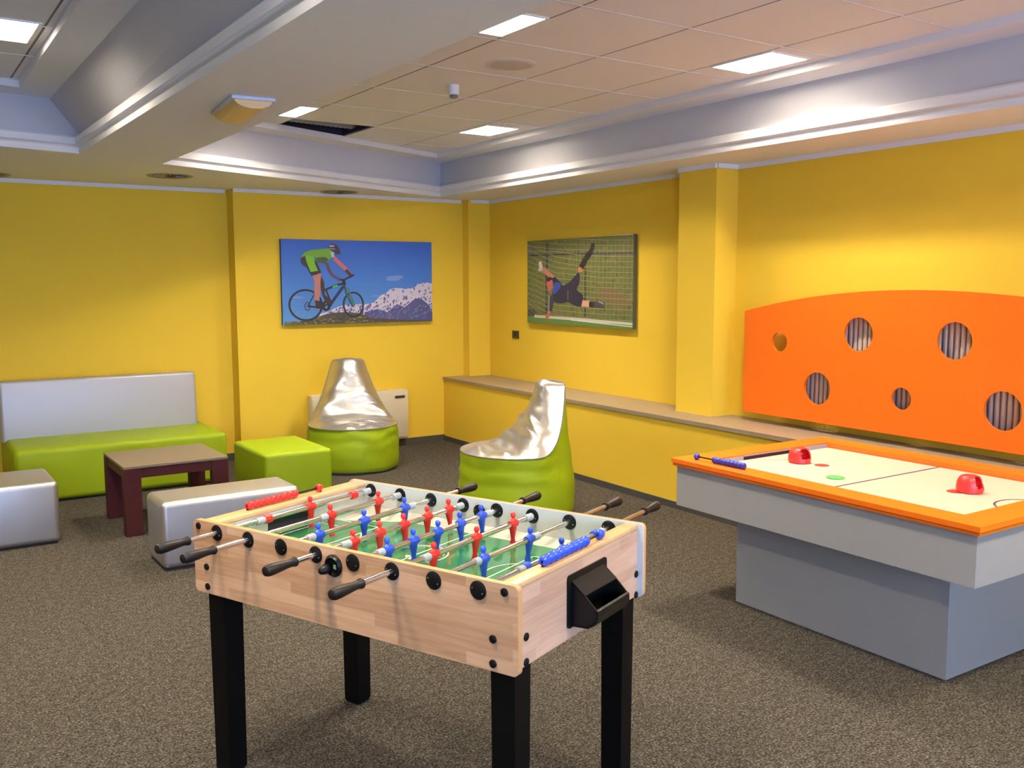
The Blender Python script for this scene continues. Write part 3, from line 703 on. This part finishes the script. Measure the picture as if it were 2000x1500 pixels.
b = MB(); b.box((.070, -.60, .5), (.086, -.56, .6)); b.build('wall_bracket', MT['rad'], t)
b = MB(); b.box((.070, .56, .5), (.086, .60, .6)); b.build('wall_bracket', MT['rad'], t)

# ------------------------------------------------------------------ air hockey table
t = thing('air_hockey_table', 'air hockey table with grey box base and orange rim on the right', 'air hockey table', (4.015, 2.712, 0), radians(-.7))
hx, hy = .605, .845
b = MB(); b.box((-.375, -.60, 0), (.375, .585, .52), .002, 1); b.build('base', MT['hkgrey'], t)
b = MB()
b.prism([(-hx+.022, -hy+.022), (hx-.022, -hy+.022), (hx-.022, hy-.022), (-hx+.022, hy-.022)], [[(-hx+.05, -hy+.05), (hx-.05, -hy+.05), (hx-.05, hy-.05), (-hx+.05, hy-.05)]], (0, 0, .50), (1, 0, 0), (0, 1, 0), (0, 0, .215), m=MT['hkgrey'])
b.box((-hx+.05, -hy+.05, .50), (hx-.05, hy-.05, .51), m=MT['hkgrey']); b.build('cabinet', None, t)
b = MB(); b.box((-hx+.04, -hy+.04, .70), (hx-.04, hy-.04, .720), m=MT['hkfield']); fld = b.build('playing_surface', None, t)
rect = lambda x, y: [(-x, -y), (x, -y), (x, y), (-x, y)]
ix, iy = .468, .700
b = MB()
b.prism(rect(hx-.006, hy-.006), [rect(ix, iy)], (0, 0, .712), (1, 0, 0), (0, 1, 0), (0, 0, .012), m=MT['orange_hk'])
b.prism(rect(hx-.012, hy-.012), [rect(ix, iy)], (0, 0, .724), (1, 0, 0), (0, 1, 0), (0, 0, .004), m=MT['groove'])
b.prism(rect(hx, hy), [rect(ix, iy)], (0, 0, .728), (1, 0, 0), (0, 1, 0), (0, 0, .022), m=MT['orange_hk'])
b.build('rim', None, t)
for s_ in (1, -1):
    gl = MB(); y0 = s_*iy
    gl.box((-ix, y0, .7205), (-.22, y0-s_*.004, .742), m=MT['alu']); gl.box((.22, y0, .7205), (ix, y0-s_*.004, .742), m=MT['alu']); gl.box((-.22, y0, .738), (.22, y0-s_*.004, .744), m=MT['alu'])
    gl.build('end_strip', None, t)
    gl = MB(); gl.box((-.22, y0-s_*.002, .7205), (.22, y0-s_*.003, .738)); gl.build('goal_slot', MT['wenge'], t)
b = MB(); b.box((-ix, -.006, .7200), (ix, .006, .7210)); b.build('centre_line', MT['line_purple'], t)
def arc(b, cx, cy, r, a0, a1, wd, z, n=24, m=None):
    for i in range(n):
        p, q = a0+(a1-a0)*i/n, a0+(a1-a0)*(i+1)/n
        b.quad([(cx+(r-wd)*cos(p), cy+(r-wd)*sin(p), z), (cx+r*cos(p), cy+r*sin(p), z), (cx+r*cos(q), cy+r*sin(q), z), (cx+(r-wd)*cos(q), cy+(r-wd)*sin(q), z)], m)
b = MB(); arc(b, .0, iy+.03, .155, pi, 2*pi, .004, .7207); b.build('goal_arc', MT['line_brown'], t)
b = MB(); arc(b, .0, -iy-.03, .155, 0, pi, .010, .7207); b.build('goal_arc', MT['line_purple'], t)
for y in (.37, -.37):
    b = MB(); b.lathe([(.038, 0), (.038, .0008)], (.012, y, .720), seg=28); b.build('face_off_spot', MT['red_spot'], t)
def counter(parent, p0, dirv, mtb, n0, n1, L, r=.0125, post=.018, pitch=.0235, name='score_counter', h=.016):
    # beads on a bar: n0 beads at the start, gap, n1 beads at the end
    p0 = Vector(p0); d = Vector(dirv).normalized()
    b = MB(); tube(b, [tuple(p0+Vector((0, 0, h))), tuple(p0+d*L+Vector((0, 0, h)))], .004, m=MT['black'])
    for q in (p0+d*.003, p0+d*(L-.003)): b.box((q.x-.003, q.y-.003, q.z), (q.x+.003, q.y+.003, q.z+h+.003), m=MT['black'])
    root = b.build(name, None, parent)
    bd = None
    for i in range(n0+n1):
        s_ = (pitch*.5+i*pitch) if i < n0 else L-pitch*.5-(n0+n1-1-i)*pitch
        if bd is None:
            b = MB(); k2 = pitch*.5; b.lathe([(.005, -k2), (r*.74, -k2), (r, -k2*.45), (r, k2*.45), (r*.74, k2), (.005, k2)], (0, 0, 0), tuple(d), 14); bd = b.build('bead', mtb, root); o = bd
        else:
            o = bd.copy(); COL.objects.link(o); o.parent = root
        o.location = p0+d*s_+Vector((0, 0, h))
    return root
counter(t, (-hx+.075, .745, .750), (0.03, -1, 0), MT['blued'], 1, 9, .335, r=.0165, h=.0175, name='score_counter')
# red strikers and the green puck
def striker(label, loc, rz):
    t = thing('air_hockey_striker', label, 'striker', loc, rz, 'red strikers on the air hockey table')
    b = MB(); b.lathe([(.050, 0), (.056, .003), (.056, .014), (.0525, .022), (.047, .022), (.046, .006)], seg=36); b.build('foot_ring', MT['redm'], t)
    # domed hand guard with a round opening facing local +X
    b = MB(); od = Vector((.89, 0, .45)).normalized(); nA, nP = 48, 18; G = []
    for j in range(nP):
        ph = j/(nP-.5)*pi/2; r_ = .053*cos(ph)**.42; z = .012+.062*sin(ph)**.9
        G.append([(r_*cos(2*pi*i/nA), r_*sin(2*pi*i/nA), z) for i in range(nA)])
    b.loft(G, cap=False); tp = [v for v in b.bm.verts if v.co.z > .0738]
    bmesh.ops.contextual_create(b.bm, geom=[v for v in list(b.bm.verts)[-nA:]])
    kill = []
    for f in b.bm.faces:
        c = f.calc_center_median(); dd = Vector((c.x, c.y, c.z-.022)).normalized()
        if dd.angle(od) < radians(41) and c.z > .024: kill.append(f)
    bmesh.ops.delete(b.bm, geom=kill, context='FACES')
    bmesh.ops.solidify(b.bm, geom=list(b.bm.faces), thickness=-.006)
    b.build('hand_guard', MT['redm'], t, ang=50)
    b = MB(); b.lathe([(.016, .014), (.012, .020), (.011, .038), (.017, .044), (.015, .052), (.004, .055)], seg=20); b.build('grip_knob', MT['redm'], t)
    return t
striker('red air hockey striker near the goal slot at the far end of the table', (4.00, 3.20, .7205), radians(-92))
striker('red air hockey striker on the near half of the table by a red spot', (4.066, 2.300, .7205), radians(-80))
b = MB(); b.lathe([(.040, 0), (.044, .001), (.044, .004), (.041, .005)], (0, 0, 0), seg=36); o = b.build('puck', MT['green_puck']); o.location = (3.825, 2.842, .7205)
tag(o, 'flat green puck lying near the centre line of the air hockey table', 'puck')

# ------------------------------------------------------------------ football table
L_, W_, ZB, ZT = 1.297, .7698, .6454, .891
hl, hw = L_/2, W_/2
FT = thing('foosball_table', 'wooden table football game with red and blue players and black legs in the foreground', 'foosball table', (1.435, 2.688, 0), radians(-67.409))
def rrect(x0, x1, z0, z1, r, n=6):
    P_ = []
    for cx, cz, a0 in ((x1-r, z1-r, 0), (x0+r, z1-r, pi/2), (x0+r, z0+r, pi), (x1-r, z0+r, 1.5*pi)):
        P_ += [(cx+r*cos(a0+i*pi/2/n), cz+r*sin(a0+i*pi/2/n)) for i in range(n+1)]
    return P_
T = .020
RX = [hl-.1271-.1503*(7-i) for i in range(8)]; RZ = .860
fo = rrect(-hl, hl, ZB, ZT, .016)
b = MB(); b.prism(fo, [], (0, -hw, 0), (1, 0, 0), (0, 0, 1), (0, T*.85, 0), m=MT['wood'], mside=MT['woodtop'])
b.prism(fo, [], (0, -hw+T*.85, 0), (1, 0, 0), (0, 0, 1), (0, T*.15, 0), m=MT['inner'], mside=MT['woodtop']); o = b.build('front_board', None, FT)
b = MB(); b.prism(fo, [], (0, hw-T*.8, 0), (1, 0, 0), (0, 0, 1), (0, T*.8, 0), m=MT['wood'], mside=MT['woodtop'])
b.prism(fo, [], (0, hw-T, 0), (1, 0, 0), (0, 0, 1), (0, T*.2, 0), m=MT['inner'], mside=MT['inner']); o = b.build('back_board', None, FT); o['label'] = 'back board with white inner face'
for s_, xo, xi in ((1, hl-.022, .578), (-1, -hl+.022, -.556)):
    b = MB(); b.box((min(xo, xo-s_*.018), -hw+T, ZB+.003), (max(xo, xo-s_*.018), hw-T, ZT-.020), m=MT['woodside']); b.build('end_board', None, FT)
    b = MB(); x0, x1 = sorted((xo+s_*.001, xi)); b.box((x0, -hw+T, ZT-.020), (x1, hw-T, ZT-.004), .003, 2, m=MT['woodrail']); b.build('top_rail', None, FT)
    # white inner end wall with the goal opening
    b = MB(); gz0, gz1 = .779, .847
    b.prism([(-hw+T, .76), (hw-T, .76), (hw-T, ZT-.020), (-hw+T, ZT-.020)], [[(-.145, gz0), (.055 if s_ < 0 else .10, gz0), (.055 if s_ < 0 else .10, gz1), (-.145, gz1)]] if s_ < 0 else [[(-.1, gz0), (.1, gz0), (.1, gz1), (-.1, gz1)]], (xi, 0, 0), (0, 1, 0), (0, 0, 1), (s_*.008, 0, 0), m=MT['inner']); b.build('inner_end_wall', None, FT)
    b = MB(); b.box((xi+s_*.008, -.16, .775), (xi+s_*.040, .11, .85)); b.build('goal_box', MT['dark'], FT)
b = MB(); b.box((-.556, -hw+T, .765), (.578, hw-T, .778), m=MT['cream']); b.build('playfield_base', None, FT)
b = MB(); z = .7784; gy = .305
b.prism([(-.556, -gy), (.578, -gy), (.578, gy-.03), (.55, gy), (-.30, gy), (-.40, gy-.06), (-.556, gy-.13)], [], (0, 0, .778), (1, 0, 0), (0, 1, 0), (0, 0, .0006)); b.build('pitch', MT['pitch'], FT)
b = MB()
for s_ in (1, -1): b.prism([(0, 0), (.062, .0), (.062, .018)], [], (-.556, s_*(hw-T-.062), .7785), (0, s_, 0), (0, 0, 1), (1.134, 0, 0))
b.build('side_ramp', MT['cream'], FT)
b = MB(); zl = .7790
def ln(x0, y0, x1, y1): b.box((min(x0, x1), min(y0, y1), zl-.0003), (max(x0, x1), max(y0, y1), zl))
ln(-.003, -gy, .003, gy)
for s_ in (1, -1):
    xe = .578 if s_ > 0 else -.556
    ln(s_*.335, -.19, s_*.340, .19); ln(s_*.335, -.19, xe, -.185); ln(s_*.335, .185, xe, .19); ln(s_*.44, -.12, s_*.445, .12); ln(s_*.44, -.12, xe, -.115); ln(s_*.44, .115, xe, .12)
    arc(b, s_*.41, 0, .12, (pi-.9) if s_ > 0 else -.9, (pi+.9) if s_ > 0 else .9, .005, zl)
arc(b, 0, 0, .105, 0, 2*pi, .006, zl, 48); arc(b, 0, 0, .090, .3, 2.9, .003, zl, 24); arc(b, .02, -.01, .05, 3.6, 6.0, .016, zl, 24)
b.build('pitch_lines', MT['pline'], FT)
# floor board under the cabinet
b = MB(); b.box((-hl+.025, -hw+T, ZB+.01), (hl-.025, hw-T, ZB+.02)); b.build('bottom_board', MT['wood'], FT)
# legs
for sx in (-1, 1):
    for sy in (-1, 1):
        b = MB(); cx, cy = sx*(hl-.068), sy*(hw-.067); r0, r1 = .043, .036
        def sq(r, z): return [(cx-r, cy-r, z), (cx+r, cy-r, z), (cx+r, cy+r, z), (cx-r, cy+r, z)]
        b.loft([sq(r1-.006, .0), sq(r1, .012), sq(r0-.004, ZB+.008)]); lg = b.build('leg', MT['blackwood'], FT)
        bmx = MB(); bmx.lathe([(.018, 0), (.026, .001), (.024, .010), (.010, .012)], (cx, cy-sy*0, -.0), seg=18); bmx.build('foot_pad', MT['black'], lg)
# bolts
def bolt(P_, A_):
    b = MB(); b.lathe([(.0115, 0), (.0115, .003), (.008, .0055), (.003, .006)], P_, A_, 18); b.build('bolt_cap', MT['black'], FT)
for x, z in ((-.622, .871), (-.588, .736), (-.586, .669), (.606, .870), (.569, .735), (.569, .667)):
    bolt((x, -hw, z), (0, -1, 0)); bolt((x, hw, z), (0, 1, 0))
for y, z in ((-.313, .730), (-.313, .659), (.358, .723), (.358, .653)):
    bolt((hl-.022, y, z), (1, 0, 0)); bolt((-hl+.022, y, z), (-1, 0, 0))
# bearings
bear = {}
def bearing(x, s_):
    # s_ = -1 front outside, 1 back inside, etc.; drawn as a disc with two screws
    b = MB()
    b.lathe([(.0262, 0), (.0262, .002), (.022, .0045), (.011, .006), (.010, .0062)], (0, 0, 0), (0, -1, 0), 32, m=MT['black'])
    for k in (-1, 1): b.lathe([(.0022, .004), (.0022, .0058)], (k*.0165, 0, -k*.006), (0, -1, 0), 8, m=MT['screw'])
    return b.build('rod_bearing', None, FT)
proto = bearing(0, -1); first = True
for i in range(8):
    for y, rz in ((-hw, 0), (hw-T, 0), (-hw+T, pi), (hw, pi)):
        o = proto if first else proto.copy()
        if not first: COL.objects.link(o); o.parent = FT
        first = False; o.location = (RX[i], y, RZ); o.rotation_euler = (0, 0, rz)
o = proto.copy(); COL.objects.link(o); o.parent = FT; o.location = (-.006, hw-T, .845)
# players
def player_mesh(mt):
    b = MB(); S = [(-.074, .0060, .0095), (-.072, .0105, .0105), (-.062, .0095, .0100), (-.052, .0062, .0090), (-.040, .0080, .0105), (-.020, .0105, .0150), (-.004, .0118, .0180), (.006, .0110, .0185), (.013, .0085, .0150), (.017, .0055, .0070), (.020, .0048, .0050), (.023, .0072, .0070), (.028, .0092, .0086), (.034, .0090, .0084), (.038, .0065, .0060), (.0398, .0020, .0020)]
    n = 16; b.loft([[(rx*cos(2*pi*k/n), ry*sin(2*pi*k/n), z) for k in range(n)] for z, rx, ry in S])
    b.lathe([(.0125, -.019), (.0135, -.015), (.0135, .015), (.0125, .019)], (0, 0, 0), (0, 1, 0), 16)
    return b, mt
PM = {}
for cname in ('red', 'blue'):
    b, mm = player_mesh(MT[cname]); me_o = b.build('tmp_player', MT[cname]); PM[cname] = me_o.data; bpy.data.objects.remove(me_o)
b = MB(); pr = []
for k in range(9):
    y = -.018+k*.0045; pr += [(.0098 if k % 2 else .0128, y-.001), (.0098 if k % 2 else .0128, y+.001)]
b.lathe(pr, (0, 0, 0), (0, 1, 0), 16); o = b.build('tmp_spring', MT['spring']); SPR = o.data; bpy.data.objects.remove(o)
BMP = {}
for cname in ('red', 'blue'):
    b = MB(); b.lathe([(.009, -.016), (.0145, -.014), (.0155, -.006), (.0155, .006), (.0145, .014), (.009, .016)], (0, 0, 0), (0, 1, 0), 20); o = b.build('tmp_b', MT[cname]); BMP[cname] = o.data; bpy.data.objects.remove(o)
def put(me, name, parent, loc, ry=0):
    o = bpy.data.objects.new(name, me); COL.objects.link(o); o.parent = parent; o.location = loc; o.rotation_euler = (0, ry, 0); return o
ROD = {0: ('red', 'f', [.037], -.617), 1: ('red', 'f', [-.013, .236], -.638), 2: ('blue', 'b', [-.222, -.006, .210], .654), 3: ('red', 'f', [-.22, -.096, .028, .153, .278], -.589),
       4: ('blue', 'b', [-.23, -.106, .018, .144, .269], .654), 5: ('red', 'f', [-.194, .026, .242], -.632), 6: ('blue', 'b', [-.147, .109], .747), 7: ('blue', 'b', [.059], .757)}
SP = {0: [-.199, .335], 1: [-.045, .338], 2: [-.255, .243], 3: [-.258, .338], 4: [-.262, .302], 5: [-.228, .338], 6: [-.172, .142], 7: [-.172, .300]}
for i in range(8):
    cname, side, men, tip = ROD[i]
    y0, y1 = (tip+.05, hw+.004) if side == 'f' else (-hw-.004, tip-.05)
    b = MB(); b.lathe([(.0092, y0), (.0092, y1)], (0, 0, 0), (0, 1, 0), 16); rod = b.build('rod', MT['chrome'], FT); rod.location = (RX[i], 0, RZ)
    b = MB(); sg = -1 if side == 'f' else 1
    b.lathe([(.010, 0), (.0145, .002), (.0150, .008), (.0118, .016), (.0125, .035), (.0150, .060), (.0172, .090), (.0172, .108), (.0140, .118), (.006, .123)], (0, tip-sg*.123, 0), (0, sg, 0), 20); b.build('handle', MT['handle'], rod)
    for y in men: put(PM[cname], 'player', rod, (0, y, 0), radians(random.uniform(-6, 6)))
    for y in SP[i]: put(SPR, 'spring', rod, (0, y, 0))
    if i == 0: put(BMP['red'], 'bumper', rod, (0, -.168, 0)); put(BMP['red'], 'bumper', rod, (0, .264, 0))
    if i == 7: put(BMP['blue'], 'bumper', rod, (0, -.148, 0)); put(BMP['blue'], 'bumper', rod, (0, .270, 0))
# ball entry cup
b = MB(); b.lathe([(.034, 0), (.034, .004), (.030, .007), (.027, .012), (.024, .004), (.020, .001)], (-.006, -hw, .838), (0, -1, 0), 32, m=MT['black'])
b.lathe([(.012, .004), (.016, .012), (.014, .026), (.009, .036), (.003, .040)], (-.022, -hw, .832), (-.25, -1, -.25), 18, m=MT['black'])
b.quad([(.000, -hw-.0085, .845), (.010, -hw-.0085, .845), (.012, -hw-.0085, .830), (-.001, -hw-.0085, .832)], m=mat('cup_green_patch', (.16, .30, .16, 1), .5))  # small flat green patch across the mouth of the cup
b.build('ball_entry_cup', None, FT)
# ball return box on the right end
XE = hl-.022
b = MB(); P_ = rrect(-.095, .143, .680, .838, .012)
b.prism(P_, [], (XE, 0, 0), (0, 1, 0), (0, 0, 1), (.005, 0, 0))
y0, y1 = -.075, .123
cheek = [(0, .818), (.050, .778), (.076, .752), (.086, .742), (.087, .724), (.076, .704), (.054, .690), (.0, .688)]
for yy in (y0, y1-.005): b.prism(cheek, [], (XE+.004, yy, 0), (1, 0, 0), (0, 0, 1), (0, .005, 0))
b.prism([(0, .820), (.046, .783), (.044, .778), (0, .812)], [], (XE+.004, y0, 0), (1, 0, 0), (0, 0, 1), (0, y1-y0, 0))
b.prism([(.081, .747), (.088, .744), (.089, .722), (.078, .701), (.055, .687), (0, .684), (0, .690), (.053, .693), (.073, .706), (.082, .725)], [], (XE+.004, y0, 0), (1, 0, 0), (0, 0, 1), (0, y1-y0, 0))
b.build('ball_return', MT['black'], FT, ang=30)
counter(FT, (-.598, -.20, ZT-.004), (0, 1, 0), MT['red'], 9, 1, .36, r=.0135, pitch=.0262, name='score_counter')
counter(FT, (.604, -.195, ZT-.004), (0, 1, 0), MT['blue'], 9, 1, .355, r=.0150, pitch=.0290, name='score_counter')
